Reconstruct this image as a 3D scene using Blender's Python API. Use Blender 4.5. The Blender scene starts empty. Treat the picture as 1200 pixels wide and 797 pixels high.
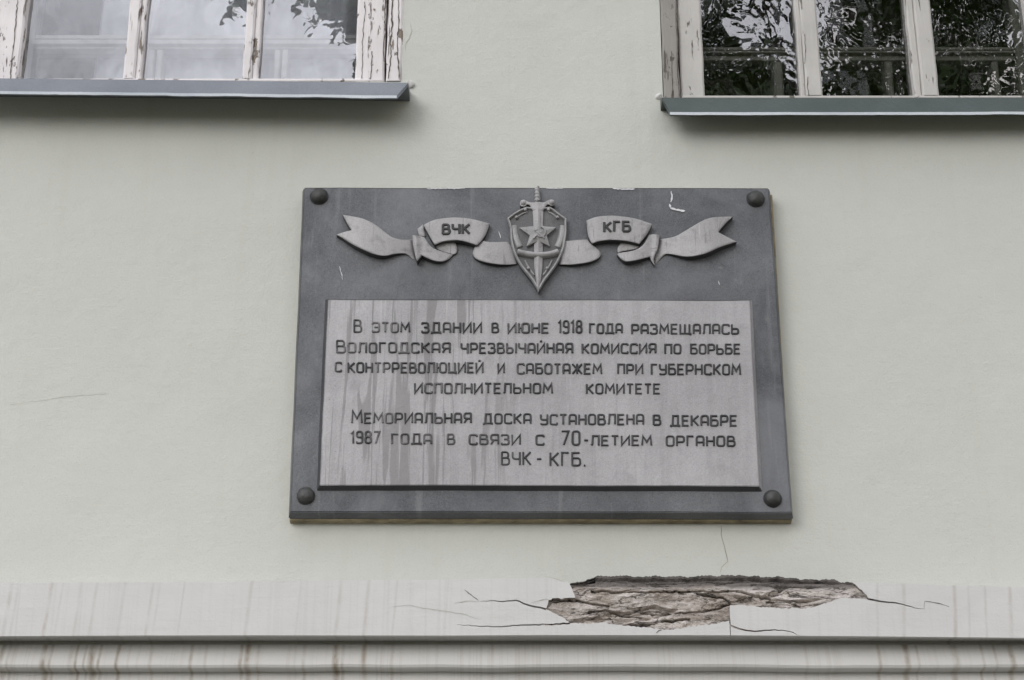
import bpy, bmesh, math, random
import numpy as np
from mathutils import Vector, Matrix, noise, geometry

R = math.radians
sc = bpy.context.scene
random.seed(7); rng = np.random.default_rng(7)

# ------------------------------------------------------------------ camera
CAMY, CAMZ, PITCH, FPX = -3.667, 1.65, R(24.26), 2300.0
cam = bpy.data.cameras.new('camera'); camo = bpy.data.objects.new('camera', cam)
sc.collection.objects.link(camo); sc.camera = camo
camo.location = (0, CAMY, CAMZ); camo.rotation_euler = (R(90)+PITCH, 0, 0)
cam.sensor_width = 36; cam.lens = FPX*36/1200; cam.clip_start = .05; cam.clip_end = 500

# ------------------------------------------------------------------ sky and sun (overcast)
SUN_EL, SUN_AZ = R(20), R(-32)          # azimuth from straight in front of the wall, negative = to the left
w = bpy.data.worlds.new('World'); sc.world = w; w.use_nodes = True
nt = w.node_tree; nt.nodes.clear()
N = nt.nodes.new; L = nt.links.new
out = N('ShaderNodeOutputWorld'); bg = N('ShaderNodeBackground'); bg.inputs[1].default_value = .085
sky = N('ShaderNodeTexSky'); sky.sky_type = 'NISHITA'; sky.sun_disc = False
sky.sun_elevation = SUN_EL; sky.sun_rotation = math.pi + (-SUN_AZ) * -1
sky.air_density = 1.0; sky.dust_density = 4.0
hs = N('ShaderNodeHueSaturation'); hs.inputs['Saturation'].default_value = .5
tc = N('ShaderNodeTexCoord'); nz = N('ShaderNodeTexNoise'); nz.inputs['Scale'].default_value = 8.5
nz.inputs['Detail'].default_value = 6; nz.inputs['Roughness'].default_value = .55
rp = N('ShaderNodeValToRGB'); rp.color_ramp.elements[0].position = .30; rp.color_ramp.elements[1].position = .58
mx = N('ShaderNodeMix'); mx.data_type = 'RGBA'
L(tc.outputs['Generated'], nz.inputs['Vector']); L(nz.outputs['Fac'], rp.inputs['Fac'])
L(sky.outputs[0], hs.inputs['Color']); L(rp.outputs[0], mx.inputs['Factor'])
L(hs.outputs[0], mx.inputs['A']); mx.inputs['B'].default_value = (16.6, 16.8, 18.3, 1)
L(mx.outputs['Result'], bg.inputs[0]); L(bg.outputs[0], out.inputs[0])
sun = bpy.data.lights.new('sun', 'SUN'); sun.energy = .8; sun.angle = R(28); sun.color = (1, .97, .92)
suno = bpy.data.objects.new('sun', sun); sc.collection.objects.link(suno)
sd = Vector((math.sin(SUN_AZ)*math.cos(SUN_EL), -math.cos(SUN_AZ)*math.cos(SUN_EL), math.sin(SUN_EL)))
suno.rotation_euler = sd.to_track_quat('Z', 'Y').to_euler(); suno.location = (-4, -8, 12)
sc.view_settings.view_transform = 'Standard'; sc.view_settings.look = 'None'
sc.view_settings.gamma = 1; sc.view_settings.use_curve_mapping = False
sc.view_settings.exposure = 0.38

# ------------------------------------------------------------------ measuring
CP, SP = math.cos(PITCH), math.sin(PITCH)
def at(px, py, d=0.0):
    """point on the plane d metres in front of the facade, measured off the photograph"""
    a = (px-600)/FPX; b = (398.5-py)/FPX
    dx, dy, dz = a, CP - b*SP, SP + b*CP
    t = (-d - CAMY)/dy
    return Vector((dx*t, -d, CAMZ + dz*t))
def S(py, d=0): return (at(601, py, d)-at(600, py, d)).x       # metres per pixel across

# ------------------------------------------------------------------ object helpers
def tag(o, label=None, cat=None, group=None, kind=None):
    if label: o['label'] = label
    if cat: o['category'] = cat
    if group: o['group'] = group
    if kind: o['kind'] = kind
    return o
def empty(name, loc, **k):
    o = bpy.data.objects.new(name, None); sc.collection.objects.link(o); o.location = loc
    o.empty_display_size = .1
    return tag(o, **k)
def origin(o):
    v = Vector((0, 0, 0))
    while o: v += o.location; o = o.parent
    return v
def link(name, me, mat, parent=None, smooth=False, label=None):
    o = bpy.data.objects.new(name, me); sc.collection.objects.link(o)
    if mat: me.materials.append(mat)
    if parent:
        off = origin(parent); o.parent = parent
        if off.length > 0: me.transform(Matrix.Translation(-off))
    if smooth:
        for p in me.polygons: p.use_smooth = True
    if label: o['label'] = label
    return o
def obj(name, bm, mat, parent=None, smooth=False, label=None, recalc=True):
    if recalc: bmesh.ops.recalc_face_normals(bm, faces=bm.faces)
    me = bpy.data.meshes.new(name); bm.to_mesh(me); bm.free()
    return link(name, me, mat, parent, smooth, label)
def box(bm, x0, x1, y0, y1, z0, z1, bev=0):
    vs = [bm.verts.new((x, y, z)) for x in (x0, x1) for y in (y0, y1) for z in (z0, z1)]
    fs = []
    for f in ((0,1,3,2),(4,6,7,5),(0,4,5,1),(2,3,7,6),(0,2,6,4),(1,5,7,3)):
        fs.append(bm.faces.new([vs[i] for i in f]))
    if bev:
        es = list({e for f in fs for e in f.edges})
        bmesh.ops.bevel(bm, geom=es, offset=bev, segments=2, affect='EDGES', profile=.5)
def rough_edges(bm, amp, sc_=14, seed=0):
    for v in bm.verts:
        n = noise.noise_vector(v.co*sc_ + Vector((seed, seed*1.7, 0)))
        v.co += n*amp
def prism(bm, pts, y0, y1):
    """outline (Vectors on one plane) swept from depth y0 (front) to y1"""
    tri = geometry.tessellate_polygon([pts])
    f = [bm.verts.new((p.x, y0, p.z)) for p in pts]; b = [bm.verts.new((p.x, y1, p.z)) for p in pts]
    for t in tri:
        try: bm.faces.new([f[i] for i in t])
        except ValueError: pass
        try: bm.faces.new([b[i] for i in reversed(t)])
        except ValueError: pass
    n = len(pts)
    for i in range(n):
        j = (i+1) % n
        try: bm.faces.new((f[i], f[j], b[j], b[i]))
        except ValueError: pass
def sweep(bm, pts, wid, hgt, up=Vector((0, -1, 0)), closed=False, prof=None, sink=.0006):
    """half-round bar lying on a face: pts are 3D on the face, up points out of it"""
    prof = prof or [(-.5, 0), (-.46, .6), (-.22, 1), (.22, 1), (.46, .6), (.5, 0)]
    P = [p.copy() for p in pts]; n = len(P); rings = []
    for i in range(n):
        a = P[(i-1) % n] if (closed or i > 0) else None
        c = P[(i+1) % n] if (closed or i < n-1) else None
        d1 = (P[i]-a).normalized() if a is not None else (c-P[i]).normalized()
        d2 = (c-P[i]).normalized() if c is not None else d1
        s1 = d1.cross(up); s2 = d2.cross(up); m = (s1+s2)
        if m.length < 1e-6: m = s1
        m.normalize(); k = 1/max(.5, m.dot(s1))
        rings.append([bm.verts.new(P[i] + m*(u*wid*k) + up*(v*hgt - sink)) for u, v in prof])
    q = len(prof)
    for i in range(n if closed else n-1):
        r0, r1 = rings[i], rings[(i+1) % n]
        for k in range(q-1): bm.faces.new((r0[k], r0[k+1], r1[k+1], r1[k]))
    if not closed:
        bm.faces.new(rings[0]); bm.faces.new(list(reversed(rings[-1])))
def rounded(pts, r, closed=False, seg=4):
    n = len(pts); outp = []
    for i in range(n):
        if not closed and i in (0, n-1): outp.append(Vector(pts[i])); continue
        p = Vector(pts[i]); a = Vector(pts[i-1]); c = Vector(pts[(i+1) % n])
        ra = min(r, (a-p).length*.48); rc = min(r, (c-p).length*.48); rr = min(ra, rc)
        p0 = p + (a-p).normalized()*rr; p1 = p + (c-p).normalized()*rr
        for k in range(seg+1):
            t = k/seg; outp.append(p0*(1-t)**2 + p*2*t*(1-t) + p1*t*t)
    return outp
def smooth_line(pts, n=3):
    """Catmull-Rom through 2D points"""
    P = [Vector(p) for p in pts]; o = []
    for i in range(len(P)-1):
        p0 = P[max(0, i-1)]; p1 = P[i]; p2 = P[i+1]; p3 = P[min(len(P)-1, i+2)]
        for k in range(n):
            t = k/n
            o.append(.5*((2*p1) + (p2-p0)*t + (2*p0-5*p1+4*p2-p3)*t*t + (3*p1-p0-3*p2+p3)*t**3))
    return o + [P[-1]]
def jag(pts, amp, step=3.0, seed=1):
    """2D px line with small random kinks"""
    rr = random.Random(seed); o = []
    for a, b in zip(pts[:-1], pts[1:]):
        a = Vector(a); b = Vector(b); k = max(1, int((b-a).length/step))
        nrm = Vector((-(b-a).y, (b-a).x)).normalized() if (b-a).length else Vector((0, 0))
        for i in range(k):
            o.append(a.lerp(b, i/k) + (nrm*rr.uniform(-amp, amp) if i else Vector((0, 0))))
    return o + [Vector(pts[-1])]

# ------------------------------------------------------------------ materials
class M:
    def __init__(s, name):
        s.m = bpy.data.materials.new(name); s.m.use_nodes = True; s.t = s.m.node_tree
        s.b = s.t.nodes['Principled BSDF']; s.tc = s.t.nodes.new('ShaderNodeTexCoord'); s.co = s.tc.outputs['Object']
    def n(s, t): return s.t.nodes.new(t)
    def l(s, a, b): s.t.links.new(a, b)
    def map(s, scale=(1, 1, 1), loc=(0, 0, 0)):
        m = s.n('ShaderNodeMapping'); m.inputs['Scale'].default_value = scale; m.inputs['Location'].default_value = loc
        s.l(s.co, m.inputs[0]); return m.outputs[0]
    def noise(s, scale, detail=5, rough=.55, vec=None, dist=0):
        k = s.n('ShaderNodeTexNoise'); k.inputs['Scale'].default_value = scale; k.inputs['Detail'].default_value = detail
        k.inputs['Roughness'].default_value = rough; k.inputs['Distortion'].default_value = dist
        s.l(vec if vec is not None else s.co, k.inputs['Vector']); return k.outputs['Fac']
    def ramp(s, fac, stops):
        r = s.n('ShaderNodeValToRGB'); e = r.color_ramp.elements
        while len(e) > 1: e.remove(e[-1])
        for i, (p, c) in enumerate(stops):
            x = e[0] if i == 0 else e.new(p); x.position = p
            x.color = (c, c, c, 1) if isinstance(c, (int, float)) else (*c, 1)
        s.l(fac, r.inputs[0]); return r.outputs[0]
    def mix(s, fac, a, b, blend='MIX'):
        m = s.n('ShaderNodeMix'); m.data_type = 'RGBA'; m.blend_type = blend
        for sock, v in ((m.inputs['Factor'], fac), (m.inputs['A'], a), (m.inputs['B'], b)):
            if isinstance(v, tuple): sock.default_value = (*v, 1)
            elif isinstance(v, (int, float)): sock.default_value = v
            else: s.l(v, sock)
        return m.outputs['Result']
    def math(s, op, a, b=0.0, clamp=False):
        m = s.n('ShaderNodeMath'); m.operation = op; m.use_clamp = clamp
        for sock, v in ((m.inputs[0], a), (m.inputs[1], b)):
            if isinstance(v, (int, float)): sock.default_value = v
            else: s.l(v, sock)
        return m.outputs[0]
    def sep(s, i):
        k = s.n('ShaderNodeSeparateXYZ'); s.l(s.co, k.inputs[0]); return k.outputs[i]
    def col(s, c):
        if isinstance(c, tuple): s.b.inputs['Base Color'].default_value = (*c, 1)
        else: s.l(c, s.b.inputs['Base Color'])
        return s
    def rough(s, r, metal=0, spec=.5):
        if isinstance(r, (int, float)): s.b.inputs['Roughness'].default_value = r
        else: s.l(r, s.b.inputs['Roughness'])
        s.b.inputs['Metallic'].default_value = metal; s.b.inputs['Specular IOR Level'].default_value = spec; return s
    def bump(s, *hs, prev=None):
        """hs: (height socket, distance metres)"""
        for h, d in hs:
            k = s.n('ShaderNodeBump'); k.inputs['Distance'].default_value = d; k.inputs['Strength'].default_value = 1
            s.l(h, k.inputs['Height'])
            if prev is not None: s.l(prev, k.inputs['Normal'])
            prev = k.outputs[0]
        s.l(prev, s.b.inputs['Normal']); return s

def wall_paint():
    m = M('pale_green_limewash')
    big = m.noise(1.1, 4); mid = m.noise(7, 5, .6); fine = m.noise(260, 3, .7)
    c = m.mix(m.ramp(big, [(.3, 0), (.7, 1)]), (.524, .535, .491), (.569, .578, .532))
    c = m.mix(m.ramp(mid, [(.35, .25), (.7, 0)]), c, (.495, .502, .462))
    spk = m.noise(75, 2, .5); c = m.mix(m.ramp(spk, [(.74, 0), (.80, .35)]), c, (.36, .34, .28))
    c = m.mix(m.ramp(fine, [(.25, .3), (.5, 0), (.75, 0)]), c, (.40, .40, .35))
    # rain marks: faint tall streaks
    st = m.noise(1, 4, .6, m.map((22, 1, .9))); c = m.mix(m.ramp(st, [(.56, 0), (.72, .16)]), c, (.46, .45, .38))
    brush = m.noise(1, 4, .6, m.map((10, 10, 90)))
    return m.col(c).rough(.85, 0, .3).bump((m.noise(4, 3), .007), (brush, .0004), (m.noise(45, 4, .6), .0015), (fine, .0007)).m
def streaked(name, base, dirt, amt, tall=2.0, xs=()):
    m = M(name)
    c = m.mix(m.ramp(m.noise(3, 4), [(.3, 0), (.7, 1)]), base, tuple(k*1.07 for k in base))
    st = m.noise(1, 3, .65, m.map((90, .5, tall))); st2 = m.noise(1, 2, .5, m.map((190, .5, tall*1.5)))
    dens = m.ramp(m.noise(1, 2, .5, m.map((1.6, .1, .1), (3.3, 0, 0))), [(.36, .15), (.62, 1)])
    f = m.math('MULTIPLY', m.ramp(st, [(.52, 0), (.70, 1)]), dens)
    f2 = m.math('MULTIPLY', m.ramp(st2, [(.58, 0), (.70, .8)]), dens)
    f = m.math('MULTIPLY', m.math('MAXIMUM', f, f2), amt)
    if xs:
        g = m.math('ADD', m.sep(0), m.math('MULTIPLY', m.sep(2), -.07 if tall < 2 and amt < .25 else 0.0))
        g = m.math('ADD', g, m.math('MULTIPLY', m.math('SUBTRACT', m.noise(1, 2, .5, m.map((30, 1, 14))), .5), .004))
        zoff = -.07*2.71 if (tall < 2 and amt < .25) else 0.0
        acc = None
        for x, hw, a in xs:
            d = m.math('ABSOLUTE', m.math('SUBTRACT', g, x+zoff)); h = hw*.85
            v = m.math('MINIMUM', a, m.math('SUBTRACT', a*1.25, m.math('MULTIPLY', d, a*1.25/h)))
            acc = v if acc is None else m.math('MAXIMUM', acc, v)
        brk = m.ramp(m.noise(1, 4, .65, m.map((45, 1, 22), (1, 2, 3))), [(.34, .22), (.62, 1)])
        f = m.math('MAXIMUM', f, m.math('MULTIPLY', m.math('MAXIMUM', acc, 0.0), brk))
    c = m.mix(f, c, dirt)
    spk = m.noise(60, 3, .6); c = m.mix(m.ramp(spk, [(.70, 0), (.80, .3)]), c, dirt)
    brush = m.noise(1, 5, .65, m.map((9, 9, 120)))
    return m.col(c).rough(.8, 0, .3).bump((m.noise(5, 3), .008), (brush, .0004), (m.noise(120, 3, .7), .0006)).m
def cast_metal(name, lo, hi, rough, metal, grain=.25, streak=0.0, extra=None):
    m = M(name)
    c = m.mix(m.ramp(m.noise(5, 5, .6), [(.32, 0), (.68, 1)]), lo, hi)
    g = m.noise(420, 2, .8); c = m.mix(m.ramp(g, [(.3, grain), (.5, 0), (.62, 0)]), c, tuple(k*.45 for k in lo))
    c = m.mix(m.ramp(g, [(.58, 0), (.75, grain)]), c, tuple(min(1, k*1.55) for k in hi))
    if streak:
        st = m.noise(1, 4, .6, m.map((55, 1, 3.2)), .3)
        c = m.mix(m.ramp(st, [(.50, 0), (.66, streak)]), c, tuple(k*.58 for k in lo))
        c = m.mix(m.ramp(st, [(.26, streak), (.40, 0)]), c, tuple(min(1, k*1.35) for k in hi))
    if extra: c = extra(m, c)
    rr = m.ramp(m.noise(9, 4), [(.3, max(.05, rough-.1)), (.7, min(1, rough+.12))])
    return m.col(c).rough(rr, metal, .45).bump((m.noise(30, 4, .6), .0016), (m.noise(110, 4, .65), .0007), (g, .0003)).m
def panel_runs(m, c):
    # dark and pale rain runs, mostly down the left third of the panel
    mask = m.ramp(m.math('ADD', m.math('MULTIPLY', m.sep(0), 1.0), .5), [(.10, .9), (.36, 1), (.46, .25), (1, .12)])
    a = m.noise(1, 3, .55, m.map((34, 1, 2.6)), .5); b = m.noise(1, 3, .6, m.map((120, 1, 3.0), (.3, 0, .2)), .2)
    blot = m.noise(9, 5, .65, None, .6)
    c = m.mix(m.math('MULTIPLY', m.ramp(a, [(.54, 0), (.585, .65)]), mask), c, (.165, .158, .158))
    c = m.mix(m.math('MULTIPLY', m.ramp(b, [(.60, 0), (.66, .6)]), mask), c, (.15, .145, .145))
    c = m.mix(m.math('MULTIPLY', m.ramp(b, [(.30, .5), (.38, 0)]), mask), c, (.50, .49, .49))
    c = m.mix(m.ramp(blot, [(.60, 0), (.72, .35)]), c, (.20, .195, .195))
    return m.mix(m.ramp(m.noise(130, 3, .6), [(.70, 0), (.76, .6)]), c, (.12, .115, .115))
def relief_wear(m, c):
    bl = m.noise(38, 5, .7, None, .5); sc1 = m.noise(1, 3, .6, m.map((150, 1, 14)))
    c = m.mix(m.ramp(bl, [(.52, 0), (.70, .5)]), c, (.15, .148, .148))
    c = m.mix(m.ramp(sc1, [(.60, 0), (.68, .45)]), c, (.13, .128, .128))
    return m.mix(m.ramp(sc1, [(.28, .5), (.38, 0)]), c, (.50, .49, .49))
def letter_wear(m, c):
    mask = m.ramp(m.math('ADD', m.sep(0), .5), [(.12, 1), (.42, .5), (.6, .15)])
    return m.mix(m.math('MULTIPLY', m.ramp(m.noise(26, 3, .6), [(.46, 0), (.62, .85)]), mask), c, (.20, .195, .195))
def plate_wear(m, c):
    bl = m.noise(3.2, 6, .65, None, .8); fl = m.noise(16, 5, .7)
    c = m.mix(m.ramp(bl, [(.50, 0), (.66, .55)]), c, (.18, .185, .195)); c = m.mix(m.ramp(bl, [(.30, .6), (.44, 0)]), c, (.055, .058, .063))
    dr = m.noise(1, 4, .6, m.map((40, 1, 2.2)), .3)
    c = m.mix(m.ramp(dr, [(.60, 0), (.72, .35)]), c, (.25, .255, .262))
    return m.mix(m.ramp(fl, [(.66, 0), (.74, .5)]), c, (.27, .27, .275))
def peeling(name, paint, wood, chips):
    m = M(name)
    v = m.map((60, 60, 7)); crack = m.noise(1, 5, .62, v, .4); blot = m.noise(14, 5, .7, m.map((2.2, 2.2, .8)))
    hz = m.noise(1, 3, .6, m.map((4, 4, 95)))
    f = m.math('MAXIMUM', m.ramp(crack, [(.60+.1*(1-chips), 0), (.64+.1*(1-chips), 1)]), m.ramp(blot, [(.60+.12*(1-chips), 0), (.63+.12*(1-chips), 1)]))
    f = m.math('MAXIMUM', f, m.ramp(hz, [(.70, 0), (.73, .45)]))
    cp = m.mix(m.ramp(m.noise(9, 4), [(.3, 0), (.7, 1)]), paint, tuple(k*.84 for k in paint))
    cw = m.mix(m.noise(1, 4, .6, m.map((160, 160, 6))), tuple(k*.45 for k in wood), tuple(k*1.4 for k in wood))
    c = m.mix(f, cp, cw)
    return m.col(c).rough(.75, 0, .35).bump((m.math('SUBTRACT', 1, f), .0028), (m.noise(1, 4, .6, m.map((90, 90, 9))), .0018)).m
def glass(name, refl, wave, wscale):
    m = M(name); t = m.t; t.nodes.remove(m.b)
    o = t.nodes['Material Output']; tr = m.n('ShaderNodeBsdfTransparent'); gl = m.n('ShaderNodeBsdfGlossy'); mxs = m.n('ShaderNodeMixShader')
    gl.inputs['Roughness'].default_value = 0.0; tr.inputs[0].default_value = (.96, .97, .97, 1)
    fr = m.n('ShaderNodeFresnel'); fr.inputs[0].default_value = 1.52
    bp = m.n('ShaderNodeBump'); bp.inputs['Distance'].default_value = wave; bp.inputs['Strength'].default_value = 1
    n1 = m.noise(wscale, 3, .55, m.map((1, 1, .8)), .25); m.l(n1, bp.inputs['Height']); m.l(bp.outputs[0], gl.inputs['Normal'])
    f = m.math('MULTIPLY', fr.outputs[0], refl, True)
    m.l(f, mxs.inputs[0]); m.l(tr.outputs[0], mxs.inputs[1]); m.l(gl.outputs[0], mxs.inputs[2]); m.l(mxs.outputs[0], o.inputs[0])
    return m.m
def plain(name, c, rough=.7, metal=0, var=.15, bump=.001, sc_=20):
    m = M(name)
    cc = m.mix(m.ramp(m.noise(sc_, 4), [(.3, 0), (.7, 1)]), tuple(k*(1-var) for k in c), tuple(min(1, k*(1+var)) for k in c))
    return m.col(cc).rough(rough, metal).bump((m.noise(sc_*3, 4, .6), bump)).m

xs_band = [(at(p, 715, .10).x, h, a) for p, h, a in ((10, .006, .35), (18, .004, .3), (57, .006, .6), (70, .004, .25), (92, .005, .3), (110, .005, .35), (143, .006, .3),
   (176, .005, .4), (184, .004, .25), (213, .003, .35), (292, .006, .4), (350, .004, .25), (397, .006, .4), (430, .006, .45), (463, .004, .3), (523, .004, .2), (1028, .004, .3), (1059, .006, .4), (1119, .006, .6), (1135, .004, .3), (1155, .004, .35), (1184, .006, .55))]
xs_low = [(at(p, 768, .05).x, h, a) for p, h, a in ((4, .007, .7), (12, .005, .5), (53, .009, .8), (61, .005, .6), (84, .007, .6), (91, .005, .7), (101, .004, .5), (109, .010, .8), (118, .005, .6),
   (139, .006, .8), (178, .006, .5), (225, .006, .6), (242, .005, .3), (283, .006, .6), (291, .009, .9), (303, .005, .5), (357, .006, .4), (394, .010, .9), (402, .006, .4), (427, .008, .7), (460, .006, .4), (577, .005, .4), (1029, .006, .6), (1061, .009, .8), (1074, .005, .5), (1118, .010, .7), (1150, .005, .5), (1165, .005, .5), (1184, .009, .8))]
MAT = dict(
    wall=wall_paint(),
    band=streaked('cornice_limewash', (.545, .543, .530), (.37, .33, .285), .22, 1.2, xs_band),
    low=streaked('lower_cornice_limewash', (.575, .57, .55), (.25, .20, .14), .30, 1.0, xs_low),
    slate=cast_metal('dark_slate_metal', (.060, .064, .070), (.135, .140, .148), .5, .15, .55, 0, plate_wear),
    panel=cast_metal('pale_cast_metal', (.295, .288, .292), (.40, .392, .396), .5, .12, .30, .14, panel_runs),
    relief=cast_metal('pale_relief_metal', (.29, .285, .285), (.40, .39, .39), .55, .1, .3, .1, relief_wear),
    badge=cast_metal('badge_metal', (.22, .22, .22), (.36, .355, .35), .45, .15, .35, 0, relief_wear),
    field=cast_metal('badge_field_metal', (.075, .075, .08), (.15, .15, .15), .55, .15, .4),
    letter=cast_metal('letter_metal', (.024, .024, .026), (.052, .052, .055), .55, .1, .3, .4, letter_wear),
    side=cast_metal('unpolished_shade_metal', (.045, .046, .05), (.075, .076, .08), .6, .1, .3),
    ink=plain('dark_letter_fill', (.03, .03, .03), .6),
    bolt=cast_metal('bolt_iron', (.045, .046, .044), (.070, .070, .068), .5, .3, .4),
    backing=plain('ochre_backing', (.27, .225, .14), .8, 0, .45, .002, 30),
    zinc=cast_metal('zinc_grey', (.175, .190, .212), (.225, .240, .262), .5, .35, .25),
    painted=cast_metal('dark_painted_sheet', (.048, .064, .060), (.066, .084, .079), .5, .1, .2),
    zedge=cast_metal('sheet_edge_highlight', (.38, .41, .43), (.52, .55, .56), .45, .3, .3),
    peel=peeling('peeling_white_paint', (.76, .725, .72), (.24, .20, .16), 1.0),
    peel2=peeling('cracked_grey_paint', (.52, .505, .475), (.19, .17, .14), .78),
    jamb=peeling('bare_grey_wood', (.30, .285, .26), (.14, .12, .10), .8),
    inner=plain('inner_white_paint', (.80, .80, .82), .5, 0, .06, .0006),
    inner_dull=plain('inner_grey_paint', (.22, .22, .19), .5, 0, .12, .0006),
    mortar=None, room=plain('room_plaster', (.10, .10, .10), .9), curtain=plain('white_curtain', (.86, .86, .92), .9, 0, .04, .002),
    crack=plain('crack_dirt', (.085, .075, .06), .9), mid=plain('dirt_in_crack', (.23, .215, .17), .9), hair=plain('hairline_dirt', (.41, .405, .36), .9), scuff=plain('white_paint_scuff', (.62, .62, .64), .7),
    glass_clear=glass('window_glass', 8.0, .0006, 7), glass_wavy=glass('old_wavy_glass', 6.0, .0013, 9), glass_in=glass('inner_window_glass', 1.5, .0008, 5),
    brown=plain('rotten_wood', (.085, .077, .070), .95, 0, .6, .005, 40),
)
def mortar():
    m = M('broken_mortar')
    a = m.noise(1, 6, .65, m.map((9, 9, 30)), .6); b = m.noise(70, 4, .7)
    c = m.ramp(a, [(.30, (.24, .20, .165)), (.42, (.37, .325, .285)), (.50, (.52, .47, .43)), (.64, (.62, .575, .54))])
    c = m.mix(m.ramp(b, [(.3, .4), (.55, 0)]), c, (.17, .145, .115))
    ln = m.math('ABSOLUTE', m.math('SUBTRACT', m.noise(1, 4, .6, m.map((7, 7, 30), (2, 0, 1)), .9), .5))
    c = m.mix(m.ramp(ln, [(.004, .9), (.022, 0)]), c, (.06, .05, .042))
    fl = m.noise(210, 3, .7); c = m.mix(m.ramp(fl, [(.58, 0), (.68, .55)]), c, (.62, .59, .57)); c = m.mix(m.ramp(fl, [(.28, .5), (.40, 0)]), c, (.10, .085, .07))
    # grime and painted recess shade along the top of the break, where the lath rotted above it
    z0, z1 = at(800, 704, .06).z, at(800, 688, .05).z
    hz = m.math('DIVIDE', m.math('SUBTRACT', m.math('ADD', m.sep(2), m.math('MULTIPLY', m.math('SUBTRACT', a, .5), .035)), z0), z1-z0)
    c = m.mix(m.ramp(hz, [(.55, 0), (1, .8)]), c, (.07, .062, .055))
    m.col(c).rough(.95, 0, .2).bump((m.noise(1, 5, .7, m.map((18, 18, 60)), .5), .006), (ln, .02), (b, .0045), (fl, .0025)); return m.m
MAT['mortar'] = mortar()

# ------------------------------------------------------------------ ground
bm = bmesh.new()
bmesh.ops.create_grid(bm, x_segments=1, y_segments=1, size=150, matrix=Matrix.Translation((0, 0, 0)))
g = obj('ground', bm, plain('trodden_grass', (.085, .085, .045), .95, 0, .4, .02, 2)); g['kind'] = 'structure'
bm = bmesh.new(); box(bm, -40, 40, -3.2, -.02, -.08, .06)
g = obj('pavement', bm, plain('worn_asphalt', (.13, .125, .11), .9, 0, .2, .004, 8)); g['kind'] = 'structure'

# ------------------------------------------------------------------ building
bld = empty('building', (0, 0, 0), label='old building facade in pale green limewash with a cracked cornice below two windows', cat='building')
# left opening, right opening: (x0, x1, z0, z1)
LW = dict(x0=at(-62, 60).x, x1=at(471, 60).x, z0=at(300, 96).z, h=1.75)
RW = dict(x0=at(775, 60).x, x1=at(1262, 60).x, z0=at(1000, 116).z, h=1.75)
bm = bmesh.new()
X = sorted([-7, 7, LW['x0'], LW['x1'], RW['x0'], RW['x1']] + list(np.linspace(-1.6, 1.6, 2)) + [-5, -3, 3, 5])
Z = sorted([0, 8.5, LW['z0'], LW['z0']+LW['h'], RW['z0'], RW['z0']+RW['h'], 1.5, 2.6, 3.4])
vv = {}
def gv(i, k):
    if (i, k) not in vv: vv[i, k] = bm.verts.new((X[i], 0, Z[k]))
    return vv[i, k]
for i in range(len(X)-1):
    for k in range(len(Z)-1):
        cx, cz = (X[i]+X[i+1])/2, (Z[k]+Z[k+1])/2
        if any(W['x0'] < cx < W['x1'] and W['z0'] < cz < W['z0']+W['h'] for W in (LW, RW)): continue
        bm.faces.new((gv(i, k), gv(i+1, k), gv(i+1, k+1), gv(i, k+1)))
r = bmesh.ops.extrude_face_region(bm, geom=list(bm.faces))
for v in r['geom']:
    if isinstance(v, bmesh.types.BMVert): v.co.y += .45
obj('facade_wall', bm, MAT['wall'], bld)
# rest of the building's shell, so that the rooms stay dark
bm = bmesh.new(); box(bm, -7, 7, .46, 8, 0, 8.5)
for f in list(bm.faces):
    if f.calc_center_median().y < .5: bm.faces.remove(f)
obj('shell_wall', bm, MAT['wall'], bld)
bm = bmesh.new(); box(bm, -7.3, 7.3, -.35, 8.2, 8.503, 8.75); obj('roof', bm, MAT['painted'], bld)

# -- cornice: broken upper fascia, two fillets below
D1, D2, D3 = .105, .048, .034
def slot(base, line, wd=1.6, seed=1):
    """crack running out of the outline at line[0]; goes out to its tip and back, as 2D px"""
    P = jag(line, .55, 4, seed); n = len(P)
    up, dn = [], []
    for i, p in enumerate(P):
        a = P[max(0, i-1)]; c = P[min(n-1, i+1)]; d = (c-a).normalized(); nr = Vector((-d.y, d.x)); h = wd*.5*(1-i/(n-1))**.6 + .12
        up.append(p+nr*h); dn.append(p-nr*h)
    return up, dn
top_l = [(-900, 686), (-400, 685), (0, 683), (120, 682.5), (240, 681.5), (380, 680), (520, 679.4), (600, 677.6), (640, 677), (664, 682)]
hole = [(664, 682), (667, 684), (670.5, 691), (674, 700.5)]
o1 = [(674, 700.5), (660, 701.5), (650, 701), (643, 703), (641.5, 709), (640, 714)]
crackA = [(640, 714), (622, 710), (605, 703.5), (590, 705), (575, 704), (562, 705)]
o2 = [(640, 714), (650, 719), (660, 724), (668, 730.5)]
crackB = [(668, 730.5), (640, 732), (610, 732.5), (580, 734.5), (558, 733.5), (535, 732)]
o3 = [(668, 730.5), (676, 730), (690, 731.5), (706, 729.5), (722, 732), (740, 734), (760, 735.5), (773, 737), (785, 738.5), (800, 736), (820, 733), (838, 731), (854, 727.5)]
o4 = [(854.6, 727.5), (854.4, 720), (855, 714), (855.2, 709.5)]
crackC = [(856, 733), (866, 737), (884, 740), (908, 738), (925, 740), (938, 745)]
o5 = [(855.2, 709.5), (870, 709), (890, 711.5), (905, 712), (918, 713.5), (930, 712), (940, 713.5), (955, 711), (970, 706), (985, 700.5), (1003, 701.5), (1016, 702.5)]
crackD = [(1018.5, 702.3), (1030, 704.5), (1046, 706), (1062, 709.5), (1072, 712.5), (1083, 713.5)]
o6 = [(1019, 701.6), (1012, 694), (1004, 686.5), (998, 682.4)]
top_r = [(998, 682.4), (1060, 684), (1120, 686), (1200, 688), (1600, 692), (2100, 694)]
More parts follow.
